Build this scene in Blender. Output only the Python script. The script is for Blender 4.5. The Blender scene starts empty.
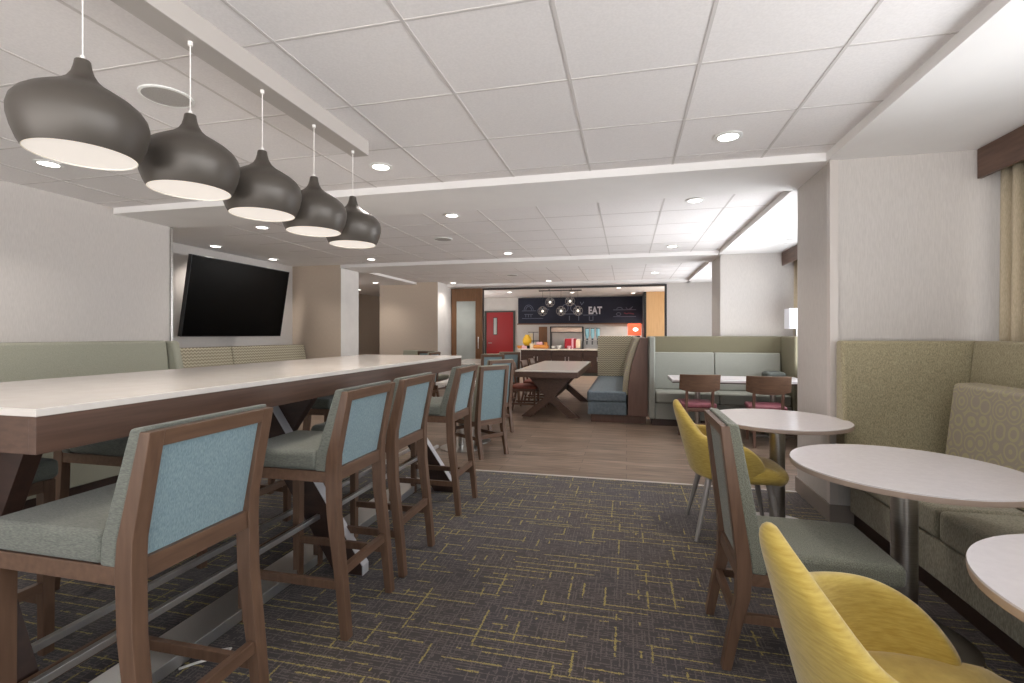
import bpy, bmesh, math, random
from mathutils import Vector, Matrix
random.seed(7)
C = bpy.context.scene.collection
PI = math.pi
EYE = 1.31; TILE = 2.585; SOF = 2.525

# ------------------------------------------------------------ materials
def rgb(r, g, b):
    f = lambda c: (c/255/12.92) if c/255 <= .04045 else ((c/255+.055)/1.055)**2.4
    return (f(r), f(g), f(b), 1)

def new_mat(name):
    m = bpy.data.materials.new(name); m.use_nodes = True
    nt = m.node_tree; b = nt.nodes['Principled BSDF']
    return m, nt, b

def N(nt, t, **k):
    n = nt.nodes.new(t)
    for a, v in k.items(): setattr(n, a, v)
    return n

def plain(name, col, rough=.5, metal=0., coat=0., emit=None, es=0.):
    m, nt, b = new_mat(name)
    b.inputs['Base Color'].default_value = col
    b.inputs['Roughness'].default_value = rough
    b.inputs['Metallic'].default_value = metal
    b.inputs['Coat Weight'].default_value = coat
    if emit:
        b.inputs['Emission Color'].default_value = emit
        b.inputs['Emission Strength'].default_value = es
    return m

def noisy(name, c1, c2, scale=(60, 60, 60), rough=.85, detail=4, bump=0., sheen=0., lo=.35, hi=.65, metal=0., spec=.5, coat=0.):
    m, nt, b = new_mat(name)
    tc = N(nt, 'ShaderNodeTexCoord'); mp = N(nt, 'ShaderNodeMapping')
    mp.inputs['Scale'].default_value = scale
    no = N(nt, 'ShaderNodeTexNoise'); no.inputs['Scale'].default_value = 1; no.inputs['Detail'].default_value = detail
    cr = N(nt, 'ShaderNodeValToRGB')
    cr.color_ramp.elements[0].position = lo; cr.color_ramp.elements[0].color = c1
    cr.color_ramp.elements[1].position = hi; cr.color_ramp.elements[1].color = c2
    L = nt.links.new
    L(tc.outputs['Object'], mp.inputs['Vector']); L(mp.outputs['Vector'], no.inputs['Vector'])
    L(no.outputs['Fac'], cr.inputs['Fac']); L(cr.outputs['Color'], b.inputs['Base Color'])
    b.inputs['Roughness'].default_value = rough; b.inputs['Metallic'].default_value = metal
    b.inputs['Specular IOR Level'].default_value = spec
    b.inputs['Sheen Weight'].default_value = sheen; b.inputs['Coat Weight'].default_value = coat
    if bump:
        bp = N(nt, 'ShaderNodeBump'); bp.inputs['Strength'].default_value = bump; bp.inputs['Distance'].default_value = .004
        L(no.outputs['Fac'], bp.inputs['Height']); L(bp.outputs['Normal'], b.inputs['Normal'])
    return m

M = {}
M['wall'] = noisy('wall_covering_greige', rgb(190,184,179), rgb(200,194,189), (260, 260, 18), .8, bump=.05)
M['wall_tan'] = noisy('wall_covering_taupe', rgb(188,172,156), rgb(198,182,165), (260, 260, 18), .8, bump=.05)
M['wall_pale'] = noisy('painted_wall_pale', rgb(214,210,206), rgb(220,216,212), (5, 5, 5), .8)
M['gypsum'] = noisy('painted_soffit', rgb(232,229,227), rgb(236,233,231), (3, 3, 3), .85)
M['tile'] = noisy('ceiling_tile', rgb(230,226,225), rgb(236,232,231), (90, 90, 90), .9, bump=.06)
M['grid'] = plain('ceiling_grid', rgb(206,201,198), .85)
M['base'] = plain('rubber_baseboard', rgb(138,128,120), .6)
M['guard'] = plain('corner_guard', rgb(200,192,186), .35)
M['white'] = plain('white_enamel', rgb(235,235,232), .4)
M['canopy'] = plain('canopy_grey_beige', rgb(186,179,173), .5)
M['cordwhite'] = plain('white_cord', rgb(235,230,225), .5)
M['quartz'] = noisy('tabletop_cream_quartz', rgb(222,214,207), rgb(226,219,212), (14, 14, 14), .16, spec=.5)
M['laminate'] = noisy('tabletop_white_laminate', rgb(212,206,207), rgb(216,210,211), (40, 40, 40), .2)
M['edge'] = plain('tabletop_beige_edge', rgb(176,156,142), .4)
def wood(name, a, b_, sc=(6, 6, 60), rough=.42, axis=None):
    return noisy(name, a, b_, sc, rough, detail=6, lo=.3, hi=.7)
M['wood'] = wood('walnut_stained_beech', rgb(92,68,53), rgb(112,85,67), (50, 50, 5))
M['wood_h'] = wood('walnut_stained_rail', rgb(92,68,53), rgb(112,85,67), (5, 50, 50))
M['apron'] = wood('walnut_laminate_apron', rgb(78,56,45), rgb(98,72,59), (20, 3, 60))
M['dark_wood'] = wood('dark_walnut', rgb(50,34,28), rgb(66,46,38), (8, 30, 30))
M['panel_wood'] = wood('brown_panel_wood', rgb(98,70,58), rgb(110,81,68), (30, 30, 4))
M['door_wood'] = wood('door_frame_wood', rgb(112,78,50), rgb(128,90,60), (30, 30, 4))
M['espresso'] = wood('espresso_cabinet', rgb(48,31,25), rgb(60,41,33), (30, 30, 5))
M['valance'] = wood('valance_wood', rgb(82,58,46), rgb(108,80,66), (30, 4, 40))
M['orange'] = wood('honey_maple_panel', rgb(208,166,116), rgb(218,178,128), (30, 30, 3))
M['stool'] = noisy('sage_grey_weave', rgb(93,96,89), rgb(122,124,114), (500, 90, 500), .95, bump=.4, sheen=.2)
M['stool_blue'] = noisy('sky_blue_weave', rgb(112,135,142), rgb(140,161,166), (420, 420, 60), .95, bump=.4, sheen=.2)
M['chair_green'] = noisy('sage_tweed', rgb(94,96,84), rgb(134,134,119), (260, 260, 260), .95, bump=.5, sheen=.2)
M['olive'] = noisy('olive_tweed', rgb(134,125,99), rgb(174,164,134), (230, 230, 90), .95, bump=.5, sheen=.15)
M['olive_seat'] = noisy('moss_grey_tweed', rgb(128,124,108), rgb(164,158,140), (160, 160, 60), .95, bump=.5, sheen=.15)
M['olive_dark'] = noisy('dark_olive_tweed', rgb(98,94,76), rgb(130,124,102), (230, 230, 90), .95, bump=.4)
M['sage'] = noisy('pale_sage_fabric', rgb(148,148,132), rgb(162,161,146), (200, 200, 200), .95, bump=.2)
M['booth'] = noisy('sea_green_fabric', rgb(138,139,131), rgb(152,153,145), (200, 200, 200), .95, bump=.2)
M['blue_seat'] = noisy('slate_blue_vinyl', rgb(92,104,112), rgb(106,118,126), (30, 30, 30), .6)
M['yellow'] = noisy('mustard_chenille', rgb(176,148,62), rgb(198,172,86), (26, 26, 160), .9, bump=.3, sheen=.4, lo=.3, hi=.7)
M['red_seat'] = noisy('burgundy_vinyl', rgb(122,64,74), rgb(138,76,86), (20, 20, 20), .5)
M['steel'] = noisy('brushed_steel', rgb(176,172,168), rgb(192,188,184), (4, 4, 200), .28, metal=1.)
M['leg_edge'] = plain('pale_leg_edging', rgb(196,194,198), .3)  # window reflection on the trestle legs, put into a pale colour
M['rail_steel'] = plain('polished_steel', rgb(225,225,225), .38, 1.)
M['leg_grey'] = plain('grey_metal_leg', rgb(156,150,146), .4, .2)
M['shade'] = noisy('pewter_enamel', rgb(80,74,68), rgb(85,79,73), (3, 3, 3), .40, metal=.25)
M['shade_in'] = plain('shade_white_inside', rgb(245,240,230), .5)
M['glow'] = plain('lamp_diffuser_glow', rgb(200,195,190), .6, emit=(1, .92, .84, 1), es=.56)
M['led'] = plain('downlight_glow', (1, 1, 1, 1), .5, emit=(1, .95, .88, 1), es=9)
M['black'] = plain('black_metal', (.012, .012, .014, 1), .4)
M['screen'] = plain('black_screen_glass', (.002, .002, .002, 1), .25); M['screen'].node_tree.nodes['Principled BSDF'].inputs['Specular IOR Level'].default_value = .08
M['speaker'] = noisy('speaker_grille', rgb(150,146,142), rgb(186,182,178), (700, 700, 700), .8)
M['red_door'] = plain('red_painted_door', rgb(158,8,17), .45)
M['board'] = noisy('navy_chalkboard', rgb(26,30,48), rgb(34,38,58), (3, 3, 3), .7)
M['chalk'] = plain('chalk_white', rgb(214,214,222), .9)
M['chalk_dim'] = plain('chalk_grey', rgb(112,116,134), .9)
M['chalk_red'] = plain('chalk_red', rgb(140,70,84), .9)
M['frost'] = noisy('frosted_glass', rgb(176,182,178), rgb(184,190,186), (4, 4, 4), .55, spec=.6)
M['curtain'] = noisy('sand_curtain_fabric', rgb(188,174,148), rgb(206,192,166), (300, 300, 40), .95, bump=.2)
M['lampshade'] = plain('white_linen_shade', rgb(222,222,230), .8, emit=(.95, .96, 1, 1), es=.12)
M['orange_screen'] = plain('orange_lit_screen', rgb(230,80,50), .4, emit=rgb(235,90,60), es=1.0)
M['white_glow'] = plain('lit_white_mark', (1, 1, 1, 1), .4, emit=(1, .9, .8, 1), es=1.6)
M['amber'] = plain('amber_bulb', (1, 1, 1, 1), .4, emit=(1, .9, .75, 1), es=1.2)
M['yellow_item'] = plain('yellow_ceramic', rgb(222,176,40), .4)
M['orange_item'] = plain('orange_wicker', rgb(196,130,60), .7)
M['pink_item'] = plain('pink_napkins', rgb(216,170,180), .7)
M['red_item'] = plain('red_plastic', rgb(160,26,40), .4)
M['cream_item'] = plain('cream_card', rgb(232,214,184), .7)
M['aqua'] = plain('aqua_plastic', rgb(150,200,214), .25)
M['counter'] = plain('cream_stone_counter', rgb(206,196,182), .3)
M['pink_back'] = plain('dusty_pink_vinyl', rgb(188,140,140), .6)
M['red_dark'] = noisy('rust_vinyl', rgb(120,62,50), rgb(134,72,58), (20, 20, 20), .6)
M['grey_dark'] = plain('charcoal_fabric', rgb(80,84,80), .9)

def patterned(name, ca, cb, kind):
    m, nt, b = new_mat(name); L = nt.links.new
    tc = N(nt, 'ShaderNodeTexCoord'); mp = N(nt, 'ShaderNodeMapping')
    L(tc.outputs['Object'], mp.inputs['Vector'])
    if kind == 'chevron':
        mp.inputs['Scale'].default_value = (1, 1, 1)
        sep = N(nt, 'ShaderNodeSeparateXYZ'); L(mp.outputs['Vector'], sep.inputs[0])
        ad = N(nt, 'ShaderNodeMath', operation='ADD'); L(sep.outputs['X'], ad.inputs[0]); L(sep.outputs['Y'], ad.inputs[1])
        pp = N(nt, 'ShaderNodeMath', operation='PINGPONG'); pp.inputs[1].default_value = .028; L(ad.outputs[0], pp.inputs[0])
        zz = N(nt, 'ShaderNodeMath', operation='MULTIPLY_ADD'); L(pp.outputs[0], zz.inputs[0]); zz.inputs[1].default_value = .9; L(sep.outputs['Z'], zz.inputs[2])
        fr = N(nt, 'ShaderNodeMath', operation='PINGPONG'); fr.inputs[1].default_value = .022; L(zz.outputs[0], fr.inputs[0])
        gt = N(nt, 'ShaderNodeMath', operation='GREATER_THAN'); gt.inputs[1].default_value = .011; L(fr.outputs[0], gt.inputs[0])
        fac = gt.outputs[0]
    else:
        mp.inputs['Scale'].default_value = (10, 10, 10)
        vo = N(nt, 'ShaderNodeTexVoronoi'); vo.feature = 'F1'; vo.inputs['Scale'].default_value = 1; vo.inputs['Randomness'].default_value = .35
        L(mp.outputs['Vector'], vo.inputs['Vector'])
        mu = N(nt, 'ShaderNodeMath', operation='MULTIPLY'); mu.inputs[1].default_value = 5; L(vo.outputs['Distance'], mu.inputs[0])
        fr = N(nt, 'ShaderNodeMath', operation='FRACT'); L(mu.outputs[0], fr.inputs[0])
        gt = N(nt, 'ShaderNodeMath', operation='GREATER_THAN'); gt.inputs[1].default_value = .62; L(fr.outputs[0], gt.inputs[0])
        fac = gt.outputs[0]
    mx = N(nt, 'ShaderNodeMix'); mx.data_type = 'RGBA'
    mx.inputs[6].default_value = ca; mx.inputs[7].default_value = cb
    L(fac, mx.inputs[0]); L(mx.outputs[2], b.inputs['Base Color'])
    b.inputs['Roughness'].default_value = .92
    return m
M['chevron'] = patterned('chevron_weave', rgb(148,140,122), rgb(200,191,166), 'chevron')
M['swirl'] = patterned('swirl_weave', rgb(154,144,130), rgb(168,159,128), 'swirl')

def carpet():
    m, nt, b = new_mat('carpet_dashed_weave'); L = nt.links.new
    tc = N(nt, 'ShaderNodeTexCoord'); sep = N(nt, 'ShaderNodeSeparateXYZ'); L(tc.outputs['Object'], sep.inputs[0])
    def math_(op, a, b_=None, c=None):
        n = N(nt, 'ShaderNodeMath', operation=op)
        for i, v in enumerate((a, b_, c)):
            if v is None: continue
            if isinstance(v, (int, float)): n.inputs[i].default_value = v
            else: L(v, n.inputs[i])
        return n.outputs[0]
    X, Y = sep.outputs['X'], sep.outputs['Y']
    def noise(vx, vy, vz, detail=2, rough=.5):
        cb = N(nt, 'ShaderNodeCombineXYZ')
        for i, v in enumerate((vx, vy, vz)):
            if isinstance(v, (int, float)): cb.inputs[i].default_value = v
            else: L(v, cb.inputs[i])
        n = N(nt, 'ShaderNodeTexNoise'); n.inputs['Scale'].default_value = 1; n.inputs['Detail'].default_value = detail; n.inputs['Roughness'].default_value = rough
        L(cb.outputs[0], n.inputs['Vector']); return n.outputs['Fac']
    fine = noise(math_('MULTIPLY', X, 160), math_('MULTIPLY', Y, 160), 0, 1)
    rag = math_('MULTIPLY_ADD', noise(math_('MULTIPLY', X, 55), math_('MULTIPLY', Y, 55), 2., 1), 3.2, -.7)
    def streak(U, V, s, w, ulen, thr, seed):
        # thin lines running along U at rows of V spacing s, gated into dashes of length ~ 1/ulen
        v = math_('DIVIDE', V, s); row = math_('FLOOR', v); f = math_('FRACT', v)
        wn = N(nt, 'ShaderNodeTexWhiteNoise'); wn.noise_dimensions = '1D'; L(math_('ADD', row, seed), wn.inputs['W'])
        jit = math_('MULTIPLY_ADD', wn.outputs['Value'], .6, .2)
        d = math_('ABSOLUTE', math_('SUBTRACT', f, jit))
        wob = math_('MULTIPLY', math_('MULTIPLY', fine, rag), 2*w)
        line = math_('LESS_THAN', d, wob)
        gate = math_('GREATER_THAN', noise(math_('MULTIPLY', U, ulen), math_('MULTIPLY', row, 3.71), seed, 2, .6), thr)
        return math_('MULTIPLY', line, gate)
    y1 = streak(X, Y, .055, .075, 2.0, .50, 3.)
    y2 = streak(Y, X, .085, .055, 4.5, .56, 17.)
    g1 = streak(X, Y, .014, .20, 9., .46, 31.)
    g2 = streak(Y, X, .018, .18, 9., .50, 47.)
    grain = math_('GREATER_THAN', noise(math_('MULTIPLY', X, 330), math_('MULTIPLY', Y, 120), 5., 1), .40)
    yel = math_('MULTIPLY', math_('MAXIMUM', y1, y2), grain)
    gry = math_('MULTIPLY', math_('MAXIMUM', g1, g2), grain)
    big = noise(math_('MULTIPLY', X, 1.4), math_('MULTIPLY', Y, 1.4), 9., 2)
    def mix(f, a, b_):
        n = N(nt, 'ShaderNodeMix'); n.data_type = 'RGBA'
        L(f, n.inputs[0]) if not isinstance(f, float) else setattr(n.inputs[0], 'default_value', f)
        for i, v in ((6, a), (7, b_)):
            if isinstance(v, tuple): n.inputs[i].default_value = v
            else: L(v, n.inputs[i])
        return n.outputs[2]
    basec = mix(math_('MULTIPLY_ADD', big, 2.4, -.7), rgb(74,66,63), rgb(72,68,72))
    c1 = mix(math_('MULTIPLY', fine, .55), basec, rgb(46,41,42))
    c2 = mix(math_('MULTIPLY', gry, .5), c1, rgb(122,112,106))
    c3 = mix(math_('MULTIPLY', yel, .8), c2, rgb(166,150,86))
    L(c3, b.inputs['Base Color']); b.inputs['Roughness'].default_value = 1.; b.inputs['Specular IOR Level'].default_value = .15
    b.inputs['Sheen Weight'].default_value = .15
    return m
M['carpet'] = carpet()

def planks():
    m, nt, b = new_mat('wood_look_tile'); L = nt.links.new
    tc = N(nt, 'ShaderNodeTexCoord')
    br = N(nt, 'ShaderNodeTexBrick'); br.offset = .37; br.inputs['Scale'].default_value = 1
    br.inputs['Brick Width'].default_value = 1.2; br.inputs['Row Height'].default_value = .155
    br.inputs['Mortar Size'].default_value = .0025; br.inputs['Mortar'].default_value = rgb(86,74,66)
    br.inputs['Color1'].default_value = rgb(150,130,114); br.inputs['Color2'].default_value = rgb(124,106,92)
    br.inputs['Bias'].default_value = -.1
    L(tc.outputs['Object'], br.inputs['Vector'])
    mp = N(nt, 'ShaderNodeMapping'); mp.inputs['Scale'].default_value = (2.2, 34, 1); L(tc.outputs['Object'], mp.inputs['Vector'])
    no = N(nt, 'ShaderNodeTexNoise'); no.inputs['Scale'].default_value = 1; no.inputs['Detail'].default_value = 6; L(mp.outputs['Vector'], no.inputs['Vector'])
    cr = N(nt, 'ShaderNodeValToRGB'); cr.color_ramp.elements[0].position = .3; cr.color_ramp.elements[0].color = (.42, .40, .38, 1)
    cr.color_ramp.elements[1].position = .72; cr.color_ramp.elements[1].color = (1.15, 1.12, 1.1, 1)
    L(no.outputs['Fac'], cr.inputs['Fac'])
    mx = N(nt, 'ShaderNodeMix'); mx.data_type = 'RGBA'; mx.blend_type = 'MULTIPLY'; mx.inputs[0].default_value = 1
    L(br.outputs['Color'], mx.inputs[6]); L(cr.outputs['Color'], mx.inputs[7]); L(mx.outputs[2], b.inputs['Base Color'])
    b.inputs['Roughness'].default_value = .42
    return m
M['planks'] = planks()

def thin_glass():
    m, nt, b = new_mat('window_glass'); L = nt.links.new
    out = nt.nodes['Material Output']
    tr = N(nt, 'ShaderNodeBsdfTransparent'); gl = N(nt, 'ShaderNodeBsdfGlossy'); gl.inputs['Roughness'].default_value = .02
    fr = N(nt, 'ShaderNodeFresnel'); fr.inputs['IOR'].default_value = 1.45
    mx = N(nt, 'ShaderNodeMixShader')
    L(fr.outputs[0], mx.inputs[0]); L(tr.outputs[0], mx.inputs[1]); L(gl.outputs[0], mx.inputs[2]); L(mx.outputs[0], out.inputs['Surface'])
    return m
M['glass'] = thin_glass()

# ------------------------------------------------------------ mesh helpers
def bbox(bm, x0, x1, y0, y1, z0, z1, mat=None):
    vs = [bm.verts.new(p) for p in ((x0,y0,z0),(x1,y0,z0),(x1,y1,z0),(x0,y1,z0),(x0,y0,z1),(x1,y0,z1),(x1,y1,z1),(x0,y1,z1))]
    for f in ((3,2,1,0),(4,5,6,7),(0,1,5,4),(1,2,6,5),(2,3,7,6),(3,0,4,7)):
        bm.faces.new([vs[i] for i in f])
    return vs

def prism(bm, poly, a, b, axis='x'):
    """extrude a 2D polygon along an axis; poly coordinates are the two other axes in order"""
    def pt(p, t):
        return {'x': (t, p[0], p[1]), 'y': (p[0], t, p[1]), 'z': (p[0], p[1], t)}[axis]
    A = [bm.verts.new(pt(p, a)) for p in poly]; B = [bm.verts.new(pt(p, b)) for p in poly]
    n = len(poly)
    bm.faces.new(A); bm.faces.new(B[::-1])
    for i in range(n): bm.faces.new([A[i], B[i], B[(i+1) % n], A[(i+1) % n]][::-1])

def ribbon(line, w):
    """thicken a 2D poly-line by w (horizontally) into a closed polygon"""
    if isinstance(w, (int, float)): w = [w]*len(line)
    return [(p[0]-h/2, p[1]) for p, h in zip(line, w)] + [(p[0]+h/2, p[1]) for p, h in zip(line[::-1], w[::-1])]

def tube(bm, p0, p1, r0, r1=None, seg=12):
    r1 = r0 if r1 is None else r1
    p0, p1 = Vector(p0), Vector(p1); d = (p1-p0).normalized()
    u = d.orthogonal().normalized(); v = d.cross(u)
    A = [bm.verts.new(p0+(u*math.cos(2*PI*i/seg)+v*math.sin(2*PI*i/seg))*r0) for i in range(seg)]
    B = [bm.verts.new(p1+(u*math.cos(2*PI*i/seg)+v*math.sin(2*PI*i/seg))*r1) for i in range(seg)]
    bm.faces.new(A[::-1]); bm.faces.new(B)
    for i in range(seg): bm.faces.new([A[i], A[(i+1) % seg], B[(i+1) % seg], B[i]])

def path_tube(bm, pts, r, seg=8):
    rings = []
    for i, p in enumerate(pts):
        p = Vector(p); a = Vector(pts[max(0, i-1)]); b = Vector(pts[min(len(pts)-1, i+1)])
        d = (b-a).normalized(); up = Vector((0, 0, 1)) if abs(d.z) < .95 else Vector((1, 0, 0))
        u = d.cross(up).normalized(); v = d.cross(u)
        rings.append([bm.verts.new(p+(u*math.cos(2*PI*k/seg)+v*math.sin(2*PI*k/seg))*r) for k in range(seg)])
    bm.faces.new(rings[0][::-1]); bm.faces.new(rings[-1])
    for a, b in zip(rings, rings[1:]):
        for k in range(seg): bm.faces.new([a[k], a[(k+1) % seg], b[(k+1) % seg], b[k]])

def lathe(bm, prof, seg=48, c=(0, 0, 0), closed_top=True, closed_bot=True):
    rings = []
    for r, z in prof:
        if r < 1e-5: rings.append([bm.verts.new((c[0], c[1], c[2]+z))])
        else: rings.append([bm.verts.new((c[0]+r*math.cos(2*PI*i/seg), c[1]+r*math.sin(2*PI*i/seg), c[2]+z)) for i in range(seg)])
    for a, b in zip(rings, rings[1:]):
        if len(a) == 1 and len(b) == 1: continue
        for i in range(seg):
            j = (i+1) % seg
            if len(a) == 1: bm.faces.new([a[0], b[i], b[j]])
            elif len(b) == 1: bm.faces.new([a[i], b[0], a[j]])
            else: bm.faces.new([a[i], b[i], b[j], a[j]])
    if closed_bot and len(rings[0]) > 1: bm.faces.new(rings[0])
    if closed_top and len(rings[-1]) > 1: bm.faces.new(rings[-1][::-1])

def obj(name, bm, mat, parent=None, bevel=0., seg=2, smooth=False, recalc=True, sub=0):
    if recalc: bmesh.ops.recalc_face_normals(bm, faces=bm.faces[:])
    me = bpy.data.meshes.new(name); bm.to_mesh(me); bm.free()
    me.materials.append(M[mat] if isinstance(mat, str) else mat)
    o = bpy.data.objects.new(name, me); C.objects.link(o)
    if parent: o.parent = parent
    if bevel:
        md = o.modifiers.new('bevel', 'BEVEL'); md.width = bevel; md.segments = seg; md.limit_method = 'ANGLE'; md.angle_limit = math.radians(35); md.harden_normals = True
    if sub:
        md = o.modifiers.new('sub', 'SUBSURF'); md.levels = sub; md.render_levels = sub
    if smooth or bevel:
        me.polygons.foreach_set('use_smooth', [True]*len(me.polygons))
        if smooth == 'angle':
            me.set_sharp_from_angle(angle=math.radians(40))
    return o

def box(name, x0, x1, y0, y1, z0, z1, mat, parent=None, bevel=0., seg=2):
    bm = bmesh.new(); bbox(bm, x0, x1, y0, y1, z0, z1)
    return obj(name, bm, mat, parent, bevel, seg)

def tag(o, label, cat, group=None, kind=None):
    o['label'] = label; o['category'] = cat
    if group: o['group'] = group
    if kind: o['kind'] = kind
    return o

def thing(name, label, cat, loc=(0, 0, 0), rz=0., group=None):
    o = bpy.data.objects.new(name, None); C.objects.link(o); o.empty_display_size = .1
    o.location = loc; o.rotation_euler = (0, 0, rz)
    return tag(o, label, cat, group)

def dup(root, loc, rz, label, group=None):
    r = root.copy(); C.objects.link(r); r.location = loc; r.rotation_euler = (0, 0, rz); r['label'] = label
    if group: r['group'] = group
    for ch in list(root.children):
        c = ch.copy(); C.objects.link(c); c.parent = r
        for g in list(ch.children):
            d = g.copy(); C.objects.link(d); d.parent = c
    return r

def struct(o, label=None):
    o['kind'] = 'structure'
    if label: o['label'] = label
    return o

def sbox(name, x0, x1, y0, y1, z0, z1, mat, label=None, bevel=0.):
    return struct(box(name, x0, x1, y0, y1, z0, z1, mat, None, bevel), label)

# ------------------------------------------------------------ room shell
REAR = -2.6
sbox('floor', -9, 2.62, 4.45, 17, -.1, 0, 'planks', 'brown wood-look plank floor beyond the carpet')
sbox('floor', -5.3, 2.62, REAR, 4.45, -.1, 0, 'carpet', 'dark patterned carpet with yellow dashes in the foreground')
sbox('trim_1', -5.02, 2.1, 4.44, 4.462, 0, .004, 'guard', 'thin pale metal strip between carpet and plank floor')
sbox('wall_left', -6.35, -5.02, REAR, 4.43, 0, 2.9, 'wall', 'greige wall behind the pale sage banquette')
sbox('trim_2', -5.025, -5.005, 4.405, 4.432, 0, TILE, 'steel', 'slim metal corner strip at the end of the left wall')
sbox('wall_alcove', -6.35, -6.1, 4.43, 8.5, 0, 2.9, 'wall', 'wall of the television recess')
c = sbox('column', -6.1, -5.08, 7.85, 8.45, 0, 2.75, 'wall_tan', 'taupe pier right of the television'); c.data.materials.append(M['wall_pale']); c.data.polygons[3].material_index = 1
sbox('wall_hall', -8.0, -7.8, 8.0, 16.0, 0, 2.9, 'wall_tan', 'shaded taupe wall deep in the side hallway')
sbox('wall_hall', -7.8, -5.5, 15.8, 16.0, 0, 2.9, 'wall_tan', 'end wall of the side hallway')
c = sbox('wall_partition', -6.0, -4.45, 10.95, 12.05, 0, 2.75, 'wall_tan', 'taupe wall block left of the frosted door'); c.data.materials.append(M['wall_pale']); c.data.polygons[3].material_index = 1  # right face coloured paler for the window light falling on it
# end wall with the wide opening to the breakfast room
EW = 11.92
sbox('wall_end', -4.45, -3.63, EW, EW+.13, 0, 2.75, 'wall_pale', 'wall behind the frosted sliding door')
sbox('wall_end', .925, 2.62, EW, EW+.13, 0, 2.75, 'wall', 'wall right of the opening to the breakfast room')
sbox('wall_end', -3.63, .925, EW, EW+.13, 2.50, 2.75, 'wall', 'wall strip above the opening to the breakfast room')
bm = bmesh.new()
bbox(bm, -3.63, .925, EW-.03, EW+.15, 2.465, 2.50); bbox(bm, .885, .925, EW-.03, EW+.15, 0, 2.465); bbox(bm, -3.65, -3.615, EW-.03, EW+.15, 0, 2.465)
struct(obj('trim_3', bm, 'black'), 'thin black frame around the opening to the breakfast room')
# right wall, piers
sbox('column', 1.39, 2.62, 3.79, 4.47, 0, 2.75, 'wall', 'large greige pier on the right behind the olive banquette')
sbox('column', 1.39, 2.62, 7.87, 8.62, 0, 2.75, 'wall', 'farther greige pier above the sea green booth')
bm = bmesh.new(); prism(bm, [(1.378, 3.776), (1.43, 3.776), (1.43, 3.789), (1.389, 3.789), (1.389, 3.83), (1.378, 3.83)], .13, SOF-.001, 'z')
struct(obj('trim_4', bm, 'guard'), 'pale corner guard on the large right pier')
bm = bmesh.new(); prism(bm, [(1.376, 3.776), (2.5, 3.776), (2.5, 3.79), (1.39, 3.79), (1.39, 4.47), (2.5, 4.47), (2.5, 4.484), (1.376, 4.484)], .0, .125, 'z')
struct(obj('baseboard_right', bm, 'base', None, .003), 'taupe baseboard round the large right pier')
def window_bay(n, y0, y1, lab):
    sbox('wall_right', 2.5, 2.66, y0, y1, 0, .75, 'wall', 'low wall under '+lab)
    sbox('wall_right', 2.5, 2.66, y0, y1, 2.3, 2.9, 'wall', 'wall above '+lab)
    fr = bmesh.new()
    bbox(fr, 2.54, 2.6, y0, y1, .75, .8); bbox(fr, 2.54, 2.6, y0, y1, 2.25, 2.3)
    k = max(1, round((y1-y0)/1.6))
    for i in range(k+1):
        yy = y0+(y1-y0)*i/k; bbox(fr, 2.54, 2.6, max(y0, yy-.03), min(y1, yy+.03), .8, 2.25)
    w = struct(obj(f'window_{n}', fr, 'leg_grey'), lab)
    box('pane', 2.565, 2.571, y0+.03, y1-.03, .8, 2.25, 'glass', w)
window_bay(1, REAR, 3.79, 'long window of the near bay')
window_bay(2, 4.47, 7.87, 'window of the middle bay')
window_bay(3, 8.62, EW, 'window of the far bay')
# ceilings
def tiled(name, x0, x1, y0, y1, gx, gy, lab, z=TILE):
    c = sbox(name, x0, x1, y0, y1, z, z+.1, 'tile', lab)
    g = bmesh.new(); w = .008; d = .0025
    k = math.ceil((x0-gx)/.61)
    while gx+k*.61 < x1-.02:
        x = gx+k*.61
        if x > x0+.02: bbox(g, x-w, x+w, y0, y1, z-d, z+.01)
        k += 1
    k = math.ceil((y0-gy)/.61)
    while gy+k*.61 < y1-.02:
        y = gy+k*.61
        if y > y0+.02: bbox(g, x0, x1, y-w*.8, y+w*.8, z-d*.8, z+.01)
        k += 1
    o = obj('ceiling_grid', g, 'grid', c)
    return c
tiled('ceiling', -5.02, 1.36, REAR, 3.79, -.275, 2.412, 'white tiled ceiling above the communal table')
tiled('ceiling', -5.05, 1.36, 4.50, 7.83, -.265, 5.2, 'white tiled ceiling of the middle bay')
tiled('ceiling', -5.0, 1.36, 8.62, 11.55, -.265, 8.9, 'white tiled ceiling of the far bay')
sbox('ceiling', -6.35, -5.05, 4.40, 7.9, TILE, TILE+.1, 'gypsum', 'plain ceiling of the television recess')
sbox('ceiling', -8.0, -5.0, 7.9, 16, SOF+.01, SOF+.13, 'gypsum', 'plain ceiling of the side hallway')
sbox('ceiling_beam', -5.05, 1.42, 3.79, 4.50, SOF, TILE+.1, 'gypsum', 'wide white soffit band between near and middle ceiling')
sbox('ceiling_beam', -5.08, 1.42, 7.83, 8.62, SOF, TILE+.1, 'gypsum', 'wide white soffit band before the far ceiling bay')
sbox('ceiling_beam', -5.0, 1.42, 11.55, 12.0, SOF, TILE+.1, 'gypsum', 'narrow soffit in front of the opening to the breakfast room')
sbox('ceiling_beam', 1.36, 2.62, REAR, 3.79, SOF, TILE+.1, 'gypsum', 'plain lowered ceiling along the near windows')
sbox('ceiling_beam', 1.36, 2.62, 4.47, 7.87, SOF, TILE+.1, 'gypsum', 'plain lowered ceiling along the middle windows')
sbox('ceiling_beam', 1.36, 2.62, 8.62, 12.0, SOF, TILE+.1, 'gypsum', 'plain lowered ceiling along the far windows')
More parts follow.
